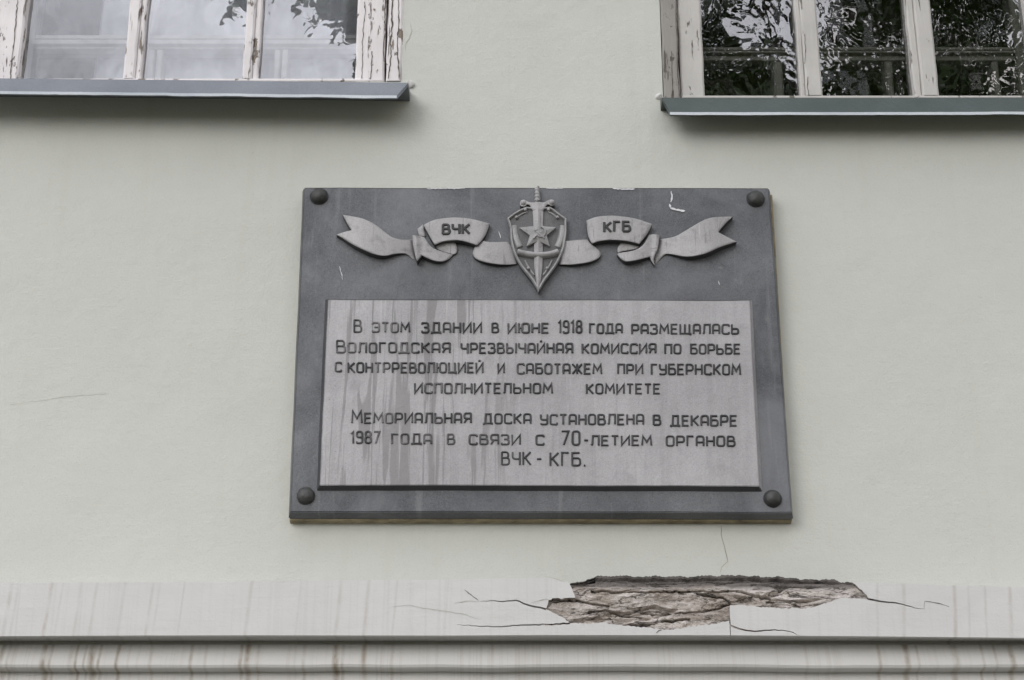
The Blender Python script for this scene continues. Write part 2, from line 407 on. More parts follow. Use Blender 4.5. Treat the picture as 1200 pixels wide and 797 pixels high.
bot = [(2100, 750), (1600, 749), (1200, 747.5), (1000, 745.5), (858, 744.5)]
bot2 = [(856, 744.5), (772, 744.3), (640, 744.2), (520, 744.8), (300, 744.5), (150, 744.8), (0, 745.5), (-400, 746), (-900, 747)]
out2 = []
def add(l): 
    for p in l:
        p = Vector(p)
        if not out2 or (out2[-1]-p).length > .05: out2.append(p)
add(jag(top_l, .25, 9, 3)); add(jag(hole, .5, 2.5, 4)); add(jag(o1, .7, 2, 5))
u, d = slot(None, crackA, 2.0, 6); add(d if d[0].y < u[0].y else u); add(list(reversed(u if d[0].y < u[0].y else d)))
add(jag(o2, .5, 2.5, 7))
u, d = slot(None, crackB, 1.8, 8); a, b = (d, u) if d[0].y < u[0].y else (u, d); add(a); add(list(reversed(b)))
add(jag(o3, .7, 2, 9)); 
# a vertical break parts the two lengths of fascia here
add([(854.6, 727.5), (855.2, 736), (855.6, 744.5)])
left_piece = out2 + [Vector(p) for p in bot2[1:]]
out2 = []
add([(856.4, 744.5), (856, 734.5)]); u, d = slot(None, crackC, 1.8, 11); a, b = (d, u) if d[0].y > u[0].y else (u, d); add(a); add(list(reversed(b)))
add([(855.4, 722), (855.2, 709.5)]); add(jag(o5, .6, 2, 12))
u, d = slot(None, crackD, 2.0, 13); a, b = (d, u) if d[0].y > u[0].y else (u, d); add(a); add(list(reversed(b)))
add(jag(o6, .6, 2.5, 14)); add(jag(top_r, .25, 9, 15))
right_piece = out2 + [Vector(p) for p in bot]
corn = None
bm = bmesh.new()
for pc in (left_piece, right_piece):
    prism(bm, [at(p.x, p.y, D1) for p in pc], -D1, -D1+.010)
# sloped weathering is hidden from below; soften the lower arris
zt = at(600, 690.5, D1).z
box(bm, -7, at(632, 700, D1).x, -D1+.0105, .01, zt-.02, zt); box(bm, at(1026, 700, D1).x, 7, -D1+.0105, .01, zt-.02, zt)
zs = at(600, 745, D1).z; box(bm, -7, 7, -D1+.0102, .01, zs+.006, zs+.011); box(bm, -7, 7, -.040, .01, zs-.03, zs+.0058)
bm.normal_update()
xh0, xh1 = at(636, 700, D1).x, at(1022, 700, D1).x
for f in bm.faces:
    if abs(f.normal.y) < .5 and xh0 < f.calc_center_median().x < xh1 and f.calc_center_median().z > at(800, 743, D1).z: f.material_index = 1
corn = obj('cornice', bm, MAT['band'], bld, label='pale cornice band with a long piece broken out of its upper edge')
corn.data.materials.append(MAT['mortar'])
def fillet(yt, yb, d, out, mat, seed):
    """run of moulding whose face leans out from depth d at its top to d+out at its lower arris"""
    bm = bmesh.new(); n = 160; xs_ = np.linspace(-7, 7, n); e_ = d+out
    zt, zb = at(600, yt, d).z, at(600, yb, e_).z; zm = zb+(zt-zb)*.3
    f = []
    for x in xs_:
        wob = .0026*noise.noise(Vector((x*2.2, seed, 0))) + .0014*noise.noise(Vector((x*11, seed, 3)))
        f.append([bm.verts.new(p) for p in ((x, .01, zt), (x, -d, zt), (x, -d-out*.85, zm), (x, -e_, zb+.006+wob), (x, -e_+.003, zb+.0015+wob), (x, -e_+.008, zb+wob), (x, .01, zb+wob))])
    for i in range(n-1):
        for k in range(6): bm.faces.new((f[i][k], f[i][k+1], f[i+1][k+1], f[i+1][k]))
    return obj('cornice_fillet', bm, mat, corn, smooth=False)
fillet(755.5, 782.5, D2, .022, MAT['low'], 1.0)
fillet(776, 850, D3, .018, MAT['low'], 5.0)
# rough mortar in the break
SPLITS = [[(648, 703), (664, 701.5), (680, 701.5), (697, 704), (714, 707)], [(752, 713), (770, 716), (792, 717), (810, 715), (824, 715), (840, 711), (855, 706)], [(776, 727), (792, 725.5), (808, 725)],
    [(818, 693), (832, 695), (848, 697), (857, 705)], [(694, 689), (728, 689), (760, 690), (808, 689), (840, 689.5), (862, 688), (880, 693), (905, 696)], [(690, 716), (712, 713), (735, 719), (752, 722)], [(900, 703), (918, 700), (935, 705)]]
SEG = [(Vector(a), Vector(b)) for k, L_ in enumerate(SPLITS) for P_ in [jag(L_, .9, 3.5, 70+k)] for a, b in zip(P_[:-1], P_[1:])]
def split_depth(x, y):
    p = Vector((x, y)); best = 9
    for a, b in SEG:
        if abs(a.x-x) > 8: continue
        ab = b-a; t = max(0, min(1, (p-a).dot(ab)/max(1e-6, ab.length_squared))); best = min(best, (a+ab*t-p).length)
    return .022*max(0, 1-best/1.5)
bm = bmesh.new(); px = np.arange(634, 1024, .65); py = np.arange(674, 742, .65); grid = []
for y in py:
    row = []
    for x in px:
        p = at(x, y, D1); v = Vector((p.x, 0, p.z))
        n1 = noise.fractal(Vector((p.x*8, 0, p.z*22 + 3)), 1, 2, 5); n2 = noise.fractal(Vector((p.x*38, 1, p.z*66)), 1, 2, 4)
        ly = noise.fractal(Vector((p.x*4, 5, p.z*15 - p.x*2.2)), 1, 2, 4)
        ck = max(0, 1-abs(ly)*9)*max(0, noise.noise(Vector((p.x*6, 9, p.z*3)))+.35)          # splits between broken layers
        t = (y-674)/68
        d = D1 - .008 - .030*max(0, 1-t*1.2)**1.2 + .008*n1 + .0058*n2 + .008*ly - .030*ck
        if y < 689: d -= .018*(689-y)/15
        d = min(d, D1-.002) - split_depth(x, y); d = max(d, .006)
        row.append(bm.verts.new((p.x, -d, p.z)))
    grid.append(row)
for j in range(len(grid)-1):
    for i in range(len(grid[0])-1):
        bm.faces.new((grid[j][i], grid[j][i+1], grid[j+1][i+1], grid[j+1][i]))
obj('exposed_mortar', bm, MAT['mortar'], corn, smooth=True, recalc=True)
# dark rotten lath along the top of the break
for line, wd, d in (([(668, 686), (680, 684), (694, 680), (701, 677)], 5, .020), ([(698, 681), (760, 681.5), (815, 681.5), (852, 680), (905, 682), (940, 684.5), (975, 685.5), (1001, 690)], 13, .030), ([(880, 688.5), (930, 690), (965, 692), (1010, 696)], 10, .062), ([(682, 689), (735, 687.5), (790, 689), (850, 686)], 3, .055)):
    bm = bmesh.new(); P = jag(line, .6, 1.6, int(wd*7)); rows = []
    for i, p in enumerate(P):
        q = at(p.x, p.y, d); h = wd*.5*S(700)*(1+.3*noise.noise(Vector((p.x*.11, wd, 0)))); t = noise.noise(Vector((p.x*.05, wd, 4)))*.008
        rows.append([bm.verts.new(q+Vector(o)) for o in ((0, .03, h), (0, t, h*.95), (0, t-.001, .5*h), (0, t+.003, 0), (0, t-.001, -.45*h), (0, t+.002, -.85*h), (0, .03, -h))])
    for i in range(len(rows)-1):
        for k in range(6): bm.faces.new((rows[i][k], rows[i][k+1], rows[i+1][k+1], rows[i+1][k]))
    rough_edges(bm, .0010, 50, 2); rough_edges(bm, .0007, 150, 5)
    obj('exposed_lath', bm, MAT['brown'], corn)

# -- hairline cracks, thin films of dirt on the plaster and on the band
def crack(line, wd, d, mat, parent, seed, step=4, amp=.6, tips=True):
    bm = bmesh.new(); P = jag(line, amp, step, seed); n = len(P); prev = None
    for i, p in enumerate(P):
        a = P[max(0, i-1)]; c = P[min(n-1, i+1)]; dd = (c-a).normalized(); nr = Vector((-dd.y, dd.x))
        h = wd*.5*(.45+.55*math.sin(math.pi*min(1, max(0, i/(n-1)))) if tips else 1)
        h *= .45 + 1.3*abs(noise.noise(Vector((p.x*.21, p.y*.21, seed))))
        q = [bm.verts.new(at(*(p+nr*h), d+.0008)), bm.verts.new(at(*(p-nr*h), d+.0008))]
        if prev: bm.faces.new((prev[0], prev[1], q[1], q[0]))
        prev = q
    return obj('crack', bm, mat, parent)
WALLP = bld.children[0]
crack([(845, 616), (845, 626), (849, 640), (853, 658), (846, 664), (844, 671)], 1.1, 0, MAT['mid'], WALLP, 21, 5, .8)
crack([(12, 474), (45, 470), (70, 466), (100, 463), (128, 461)], .5, 0, MAT['hair'], WALLP, 22, 7, .6)
crack([(481, 27), (483, 36), (480, 45), (476, 50), (475, 58)], .8, 0, MAT['hair'], WALLP, 23, 4, .5)
crack([(472, 470), (560, 470), (640, 469)], .01, -.01, MAT['hair'], WALLP, 24)
crack([(562, 705), (545, 704.5), (533, 707)], .9, D1, MAT['hair'], corn, 25)
crack([(561, 704), (552, 697), (544, 691)], .9, D1, MAT['crack'], corn, 26, 3, .4)
crack([(460, 711), (478, 709), (492, 712), (520, 716), (545, 720), (562, 726)], .9, D1, MAT['hair'], corn, 27, 4, .4)
crack([(1083, 714), (1083.5, 705), (1085, 704.6), (1100, 707), (1112, 711)], 1.0, D1, MAT['crack'], corn, 28, 4, .3)
crack([(769, 742), (772, 739), (776, 738)], 1.6, D1, MAT['crack'], corn, 29, 2, .3)
crack([(622, 706.5), (640, 702), (643, 703)], .8, D1, MAT['hair'], corn, 30, 4, .3)
crack([(638, 675.5), (650, 678), (662, 682)], .8, D1, MAT['hair'], corn, 31, 4, .3)

# -- windows
def frame_box(bm, px0, px1, zlo, zhi, d0, d1, yref, amp=.0012, seg=26, sd_=0):
    """upright rail whose edges were measured at row yref; lies between depths d0 (front) and d1"""
    x0, x1 = at(px0, yref, d0).x, at(px1, yref, d0).x
    zs = np.linspace(zlo, zhi, seg); rows = []
    b = min(.004, (x1-x0)*.2)
    for z in zs:
        wv = [amp*noise.noise(Vector((z*16, k*3.1+sd_, x0*9)))+amp*.7*noise.noise(Vector((z*55, k*3.1+sd_, x0*9))) for k in range(2)]
        rows.append([bm.verts.new(p) for p in ((x0+wv[0], -d1, z), (x0+wv[0], -d0+b, z), (x0+b+wv[0], -d0, z), (x1-b+wv[1], -d0, z), (x1+wv[1], -d0+b, z), (x1+wv[1], -d1, z))])
    for i in range(seg-1):
        for k in range(6): bm.faces.new((rows[i][k], rows[i][(k+1) % 6], rows[i+1][(k+1) % 6], rows[i+1][k]))
    bm.faces.new(rows[0]); bm.faces.new(list(reversed(rows[-1])))
def hbar(bm, x0, x1, z0, z1, d0, d1, bev=.003): box(bm, x0, x1, -d0, -d1, z0, z1, bev)

def window(W, yref, casing, stiles, mull, mats, inner, gl, name_label):
    z0, z1 = W['z0'], W['z0']+W['h']; zi = z0 - .02
    bm = bmesh.new()
    for a, b in casing: frame_box(bm, a, b, z0+.001, z1-.001, .004, -.10, yref, .0020, 60, 1)
    hbar(bm, W['x0']+.001, W['x1']-.001, z1-.07, z1-.002, .002, -.10)
    win = obj('window', bm, mats[0], bld, label=name_label)
    bm = bmesh.new()
    for k, (a, b, d) in enumerate(stiles): frame_box(bm, a, b, z0+.003, z1-.072, d, -.085, yref, .0016, 60, 5+k)
    sx0, sx1 = at(stiles[0][0], yref).x, at(stiles[-1][1], yref).x
    hbar(bm, sx0+.002, sx1-.002, z0+.004, z0+.012, -.004, -.08)
    hbar(bm, sx0+.002, sx1-.002, z1-.15, z1-.075, -.004, -.08)
    obj('sash', bm, mats[1], win)
    for k, bars in enumerate(mull):
        bm = bmesh.new()
        for j, (a, b, d) in enumerate(bars): frame_box(bm, a, b, z0+.0125, z1-.151, d, -.075, yref, .0016, 60, 11+7*k+j)
        obj('mullion', bm, mats[2], win)
    # panes of the outer sash, between stiles and mullions
    edges = [stiles[0][1]] + [v for bars in mull for v in (bars[0][0], bars[-1][1])] + [stiles[-1][0]]
    for k in range(0, len(edges), 2):
        bm = bmesh.new(); xa, xb = at(edges[k]-3, yref, -.03).x, at(edges[k+1]+3, yref, -.03).x
        tilt = (.0, .004, -.003, .002)[k//2 % 4]
        vs = [bm.verts.new(p) for p in ((xa, .034, z0+.010), (xb, .034+tilt, z0+.010), (xb, .034+tilt*.5, z1-.14), (xa, .034, z1-.14))]
        bm.faces.new(vs); obj('pane', bm, gl[min(k//2, len(gl)-1)], win, recalc=False)
    # inner sash
    bm = bmesh.new(); d = -.065
    for a, b in inner['v']:
        frame_box(bm, a, b, zi, inner['zr'](0)-.0005, d, d-.045, yref, .0004, 8)
    for a, b in inner['vfull']:
        frame_box(bm, a, b, zi, z1-.08, d+.006, d-.05, yref, .0004, 8)
    x0i, x1i = W['x0']+.02, W['x1']-.02
    for (ya, yb, dd) in inner['h']:
        za, zb = at(600, yb, d-dd).z, at(600, ya, d-dd).z
        hbar(bm, x0i, x1i, za, zb, d-dd+.004, d-.05, .002)
    obj('inner_sash', bm, inner['mat'], win)
    bm = bmesh.new(); bm.faces.new([bm.verts.new(p) for p in ((x0i, .095, zi), (x1i, .095, zi), (x1i, .095, z1-.08), (x0i, .095, z1-.08))])
    obj('inner_pane', bm, MAT['glass_in'], win, recalc=False)
    # dark room behind
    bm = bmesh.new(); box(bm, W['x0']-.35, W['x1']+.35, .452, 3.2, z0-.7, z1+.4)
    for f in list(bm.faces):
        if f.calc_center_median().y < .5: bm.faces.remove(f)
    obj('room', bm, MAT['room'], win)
    return win

wl = window(LW, 60, [(-62, -46), (453, 471)], [(-46, 24, -.006), (417, 451, -.006)],
    [[(147, 160, -.004), (160.6, 167.5, -.012)], [(285.5, 296, -.004), (296.6, 304, -.012)]],
    (MAT['peel'], MAT['peel'], MAT['peel']),
    dict(v=[(174, 181), (184, 191), (322, 328), (331, 338)], vfull=[(28, 38)], zr=lambda k: at(600, 58, -.065).z, h=[(42, 46.5, .006), (47.2, 52.5, .0), (53.2, 58, .012)], mat=MAT['inner']),
    (MAT['glass_clear'], MAT['glass_clear'], MAT['glass_clear']), 'bright window with peeling white frame')
wr = window(RW, 60, [(776, 795), (1243, 1262)], [(796, 824, -.006), (1208, 1242, -.006)],
    [[(935, 941, -.014), (941.6, 960.5, -.004)], [(1067, 1076, -.014), (1076.6, 1096, -.004)]],
    (MAT['jamb'], MAT['peel2'], MAT['peel2']),
    dict(v=[(905, 916), (1035, 1044), (1160, 1168)], vfull=[(1190, 1204)], zr=lambda k: at(600, 72, -.065).z, h=[(56, 59.5, .006), (60.2, 63, .0), (63.7, 72, .012)], mat=MAT['inner_dull']),
    (MAT['glass_wavy'],), 'dark window of old wavy glass with cracked grey frame')

for k, (l, wd, dd) in enumerate((([(450, -30), (451.5, 0), (451, 20), (452, 38), (449.5, 55), (450, 72), (454, 76)], 1.7, .0045), ([(461, -30), (460.5, 0), (459, 16), (460, 30), (457.5, 48), (458.5, 66), (455, 92)], 2.0, .0045), ([(466.5, -30), (467, 20), (466, 60), (467.5, 92)], 1.5, .0045),
        ([(427, 2), (428.5, 14), (426, 30), (425, 46), (424.5, 70), (424, 92)], .9, -.005), ([(436, 60), (435.5, 78), (434, 93)], 1.3, -.005), ([(20.5, 0), (19, 20), (17, 45), (14, 68), (12, 92)], 1.4, -.005))):
    crack(l, wd, dd, MAT['crack'], wl, 50+k, 3, .7, False)
for k, (l, wd, dd) in enumerate((([(793, 10), (794.5, 50), (794, 85), (796, 112)], 1.4, .0045), ([(787, 60), (787.5, 90), (789, 112)], 1.0, .0045), ([(947, 90), (946, 100), (948, 112)], 1.2, -.003), ([(943, 40), (944, 60), (942.5, 75)], .9, -.003))):
    crack(l, wd, dd, MAT['crack'], wr, 60+k, 3, .5, False)
# sills: folded sheet, top sloping out of the frame, apron, rolled lip
def sill(W, pts_top, pts_bot, mat, dt, db, parent, left_end, right_end):
    """pts_top / pts_bot: px of the apron's upper and lower edge at depths dt, db"""
    bm = bmesh.new(); n = 70; rows = []
    def lerp(P, t):
        x = P[0][0] + (P[-1][0]-P[0][0])*t
        for (a, b), (c, d) in zip(P[:-1], P[1:]):
            if a <= x <= c: return x, b + (d-b)*(x-a)/(c-a)
        return P[-1]
    for i in range(n+1):
        t = i/n; xt, yt = lerp(pts_top, t); xb, yb = lerp(pts_bot, t)
        wob = .7*noise.noise(Vector((xb*.02, 7, 0))) + .35*noise.noise(Vector((xb*.05, 9, 0))) + .25*noise.noise(Vector((xb*.12, 7, 0)))
        T = at(xt, yt, dt); B = at(xb, yb-3.2+wob*.6, db-.001); Lp = at(xb, yb+wob, db+.003)
        A = Vector((T.x, .004, T.z+.022)); U = Lp + Vector((0, .006, .001)); K = Vector((T.x, .004, T.z-.002))
        rows.append([A, T, B, Lp, U, T + Vector((0, .005, -.005)), K])
    V = [[bm.verts.new(p) for p in r_] for r_ in rows]
    faces_lip = []
    for i in range(n):
        for k in range(6):
            f = bm.faces.new((V[i][k], V[i][k+1], V[i+1][k+1], V[i+1][k]))
            if k in (2,): f.material_index = 1  # lip in paler metal: the rolled edge's highlight put into the colour
    for r_ in (V[0], list(reversed(V[-1]))):
        bm.faces.new(r_)
    o = obj('sill', bm, mat, parent)
    o.data.materials.append(MAT['zedge'])
    return o
sill(LW, [(-75, 90.2), (0, 91.8), (240, 94.2), (478.5, 97)], [(-75, 108.6), (0, 110), (240, 112.6), (465, 115.2)], MAT['zinc'], .072, .088, wl, 0, 1)
sill(RW, [(776, 114.5), (980, 114.8), (1275, 114)], [(785, 134.6), (980, 134.8), (1288, 134)], MAT['painted'], .050, .064, wr, 1, 0)
# lumps of mortar where the sills meet the wall
for cx, cy, rr in ((482, 99, 4.5), (773, 114, 4.5)):
    bm = bmesh.new(); bmesh.ops.create_icosphere(bm, subdivisions=3, radius=rr*S(100), matrix=Matrix.Translation(at(cx, cy, .002)))
    rough_edges(bm, .0045, 90, cx); obj('mortar_lump', bm, MAT['low'], WALLP, smooth=True)

# ------------------------------------------------------------------ curtain in the left room
bm = bmesh.new(); n = 120; prev = None
xa, xb = at(113, 40, -.14).x, at(440, 40, -.14).x
for i in range(n+1):
    t = i/n; x = xa + (xb-xa)*t; y = .132 + .008*math.sin(t*26) + .008*math.sin(t*61+1)
    q = [bm.verts.new((x+.012*math.sin(k*1.1)*(i == 0), y+.004*k*math.sin(t*40), LW['z0']-.06+k*.46)) for k in range(5)]
    if prev:
        for k in range(4): bm.faces.new((prev[k], q[k], q[k+1], prev[k+1]))
    prev = q
cu = obj('curtain', bm, MAT['curtain'], None, smooth=True)
tag(cu, 'plain white curtain hanging behind the panes of the left window', 'curtain')

# ------------------------------------------------------------------ memorial plaque
PF, PP = .044, .056                              # depth of the dark plate's face and of the raised panel's face
pl = empty('memorial_plaque', at(633, 606, 0), label='dark grey cast metal memorial plaque with raised lettering and badge, bolted to the wall', cat='plaque')
face = [at(356.5, 220, PF), at(901, 220.5, PF), at(927.5, 601, PF), at(340.5, 600, PF)]
def frustum(name, f, df, grow, db, mat, parent, bev=.0015, bottom=None):
    """plate whose sloped edges run from the face outline at depth df to a larger one at depth db"""
    c = sum(f, Vector())/4; b = []
    for i, p in enumerate(f):
        sx = -1 if p.x < c.x else 1; sz = -1 if p.z < c.z else 1
        b.append(Vector((p.x+sx*grow, -db, p.z+sz*grow*(bottom if (bottom and sz < 0) else 1))))
    bm = bmesh.new(); F = [bm.verts.new((p.x, -df, p.z)) for p in f]; B = [bm.verts.new(p) for p in b]
    bm.faces.new(F); bm.faces.new(list(reversed(B)))
    for i in range(4): bm.faces.new((F[i], F[(i+1) % 4], B[(i+1) % 4], B[i]))
    bmesh.ops.subdivide_edges(bm, edges=list(bm.edges), cuts=24, use_grid_fill=True)
    bmesh.ops.recalc_face_normals(bm, faces=bm.faces)
    if bev:
        es = [e for e in bm.edges if len(e.link_faces) == 2 and e.calc_face_angle(0) > .25]
        bmesh.ops.bevel(bm, geom=es, offset=bev, segments=2, affect='EDGES')
    for v in bm.verts:
        v.co += noise.noise_vector(v.co*7)*.0009 + noise.noise_vector(v.co*31)*.0004
    return obj(name, bm, mat, parent, smooth=False)
plate = frustum('plate', face, PF, .006, .020, MAT['slate'], pl, .002)
c = sum(face, Vector())/4
# ochre fixing bed between plate and wall
bm = bmesh.new(); lo = at(633, 613.5, .001).z
box(bm, face[3].x-.0042, face[2].x+.0042, -.0195, .004, lo, face[0].z-.004, .001); rough_edges(bm, .0012, 40, 4)
obj('fixing_bed', bm, MAT['backing'], pl)
pan = frustum('text_panel', [at(384.5, 351.5, PP), at(878, 352.5, PP), at(889.5, 569.5, PP), at(375, 568.5, PP)], PP, .0085, PF-.002, MAT['panel'], plate, .001)
pan['label'] = 'pale raised panel of text'
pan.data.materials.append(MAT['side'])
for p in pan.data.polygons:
    if abs(p.normal.y) < .93 and p.normal.x > -.35: p.material_index = 1  # right, top and bottom bevels darkened, left kept pale: shading put into the colour

# bolts
def bolt(px_, py_, seed):
    bm = bmesh.new(); c0 = at(px_, py_-1.5, PF); r0 = 9.6*S(py_)
    prof = [(1.12, 0), (1.12, .18), (1.0, .26), (.98, .5), (.86, .82), (.62, 1.08), (.32, 1.22), (.12, 1.26)]
    rings = []
    for rr, h in prof:
        rings.append([bm.verts.new(c0 + Vector((math.cos(a)*rr*r0, -h*r0*.8+.001, math.sin(a)*rr*r0))) for a in np.linspace(0, 2*math.pi, 28, endpoint=False)])
    for a, b in zip(rings[:-1], rings[1:]):
        for i in range(28): bm.faces.new((a[i], a[(i+1) % 28], b[(i+1) % 28], b[i]))
    bm.faces.new(rings[-1]); bm.faces.new(rings[0])
    rough_edges(bm, .0012, 120, seed); obj('bolt', bm, MAT['bolt'], pl, smooth=True)
for i, (a, b) in enumerate(((374, 232), (885.5, 235), (358.5, 583), (905.5, 586))): bolt(a, b, i*3.3)

# ------------------------------------------------------------------ stroke lettering
Rr = 'r'
def G():
    g = {}
    w = .56
    O = lambda w=w: ('c', [(0, 0), (w, 0), (w, 1), (0, 1)])
    g['О'] = (w, [O()])
    g['А'] = (w, [('r', [(0, 0), (0, 1), (w, 1), (w, 0)]), ('s', [(0, .36), (w, .36)])])
    g['Б'] = (w, [('s', [(w*.92, 1), (0, 1), (0, 0)]), ('r', [(0, .58), (w, .58), (w, 0), (0, 0)])])
    g['В'] = (w, [('s', [(0, 0), (0, 1)]), ('r', [(0, 1), (w*.88, 1), (w*.88, .54), (0, .54)]), ('r', [(0, .54), (w, .54), (w, 0), (0, 0)])])
    g['Г'] = (w*.85, [('s', [(0, 0), (0, 1), (w*.85, 1)])])
    g['Д'] = (.72, [('s', [(.14, .0), (.18, 1), (.60, 1), (.60, 0)]), ('s', [(0, -.12), (0, 0), (.72, 0), (.72, -.12)])])
    g['Е'] = (w*.9, [('s', [(w*.9, 1), (0, 1), (0, 0), (w*.9, 0)]), ('s', [(0, .52), (w*.78, .52)])])
    g['Ж'] = (.82, [('s', [(.41, 0), (.41, 1)]), ('s', [(0, 1), (.36, .52), (0, 0)]), ('s', [(.82, 1), (.46, .52), (.82, 0)])])
    g['З'] = (w*.95, [('r', [(0, .86), (0, 1), (w*.9, 1), (w*.9, .54), (w*.3, .54)]), ('r', [(w*.3, .54), (w*.95, .54), (w*.95, 0), (0, 0), (0, .16)])])
    g['И'] = (.60, [('s', [(0, 1), (0, 0), (.60, 1), (.60, 0)])])
    g['Й'] = (.60, [('s', [(0, 1), (0, 0), (.60, 1), (.60, 0)]), ('s', [(.20, 1.24), (.40, 1.24)])])
    g['К'] = (w, [('s', [(0, 0), (0, 1)]), ('s', [(w, 1), (.06, .48)]), ('s', [(.16, .54), (w, 0)])])
    g['Л'] = (.60, [('s', [(0, 0), (.09, .12), (.13, 1), (.60, 1), (.60, 0)])])
    g['М'] = (.74, [('s', [(0, 0), (.06, 1), (.37, .36), (.68, 1), (.74, 0)])])
    g['Н'] = (w, [('s', [(0, 0), (0, 1)]), ('s', [(w, 0), (w, 1)]), ('s', [(0, .52), (w, .52)])])
    g['П'] = (w, [('s', [(0, 0), (0, 1), (w, 1), (w, 0)])])
    g['Р'] = (w, [('s', [(0, 0), (0, 1)]), ('r', [(0, 1), (w, 1), (w, .40), (0, .40)])])
    g['С'] = (w, [('r', [(w, .82), (w, 1), (0, 1), (0, 0), (w, 0), (w, .18)])])
    g['Т'] = (w*.95, [('s', [(0, 1), (w*.95, 1)]), ('s', [(w*.475, 1), (w*.475, 0)])])
    g['У'] = (w, [('r', [(0, 1), (0, .48), (w, .48)]), ('r', [(w, 1), (w, 0), (.04, 0), (.04, .10)])])
    g['Ц'] = (.64, [('s', [(0, 1), (0, 0), (.64, 0), (.64, -.16)]), ('s', [(w, 1), (w, 0)])])
    g['Ч'] = (w, [('r', [(0, 1), (0, .48), (w, .48)]), ('s', [(w, 1), (w, 0)])])
    g['Щ'] = (.90, [('s', [(0, 1), (0, 0), (.90, 0), (.90, -.16)]), ('s', [(.40, 1), (.40, 0)]), ('s', [(.80, 1), (.80, 0)])])
    g['Ь'] = (w, [('s', [(0, 1), (0, 0)]), ('r', [(0, .54), (w, .54), (w, 0), (0, 0)])])
    g['Ы'] = (.80, [('s', [(0, 1), (0, 0)]), ('r', [(0, .54), (.5, .54), (.5, 0), (0, 0)]), ('s', [(.80, 1), (.80, 0)])])
    g['Э'] = (w, [('r', [(0, .86), (0, 1), (w, 1), (w, 0), (0, 0), (0, .14)]), ('s', [(.16, .52), (w, .52)])])
    g['Ю'] = (.84, [('s', [(0, 0), (0, 1)]), ('s', [(0, .52), (.28, .52)]), ('c', [(.28, 0), (.84, 0), (.84, 1), (.28, 1)])])
    g['Я'] = (w, [('s', [(w, 0), (w, 1)]), ('r', [(w, 1), (0, 1), (0, .44), (w, .44)]), ('s', [(.20, .44), (0, 0)])])
    g['1'] = (.22, [('s', [(0, .80), (.18, 1), (.18, 0)])])
    g['9'] = (.46, [('r', [(.46, .50), (0, .50), (0, 1), (.46, 1), (.46, 0), (0, 0), (0, .12)])])
    g['8'] = (.48, [('c', [(.03, .54), (.45, .54), (.45, 1), (.03, 1)]), ('c', [(0, 0), (.48, 0), (.48, .54), (0, .54)])])
    g['7'] = (.46, [('s', [(0, 1), (.46, 1), (.14, 0)])])
    g['0'] = (.46, [('c', [(0, 0), (.46, 0), (.46, 1), (0, 1)])])
    g['-'] = (.34, [('s', [(0, .48), (.34, .48)])])
    g['.'] = (.10, [('s', [(0, .02), (.10, .02)])])
    return g
GL = G()
def word(bm, txt, x0, x1, yt, yb, d, wpx=2.7, hgt=.0032, cap=0, wobble=.012, shear=0.0):
    """txt set between px x0..x1 and rows yt..yb on the plane at depth d; a first letter may stand cap px taller"""
    gap = .27; ws = [GL[c][0]*(1.15 if (cap and i == 0) else 1) for i, c in enumerate(txt)]
    tot = sum(ws) + gap*(len(txt)-1); k = (x1-x0-wpx)/max(tot, .01); x = x0 + wpx/2
    for i, c in enumerate(txt):
        h = yb-yt + (cap if i == 0 else 0); kk = k*(1.15 if (cap and i == 0) else 1)
        dy = random.uniform(-wobble, wobble)*h
        for kind, pts in GL[c][1]:
            P = [(x + u*kk + shear*v*h, yb - wpx*.5 + dy - v*(h-wpx)) for u, v in pts]
            if kind in 'rc': P = rounded(P, min(3.4, h*.2), kind == 'c')
            else: P = [Vector(p) for p in P]
            Q = [at(p.x, p.y, d) for p in P]
            sweep(bm, Q, wpx*S(yb)*random.uniform(.94, 1.06), hgt*random.uniform(.9, 1.1), closed=(kind == 'c'))
        x += ws[i]*k + gap*k
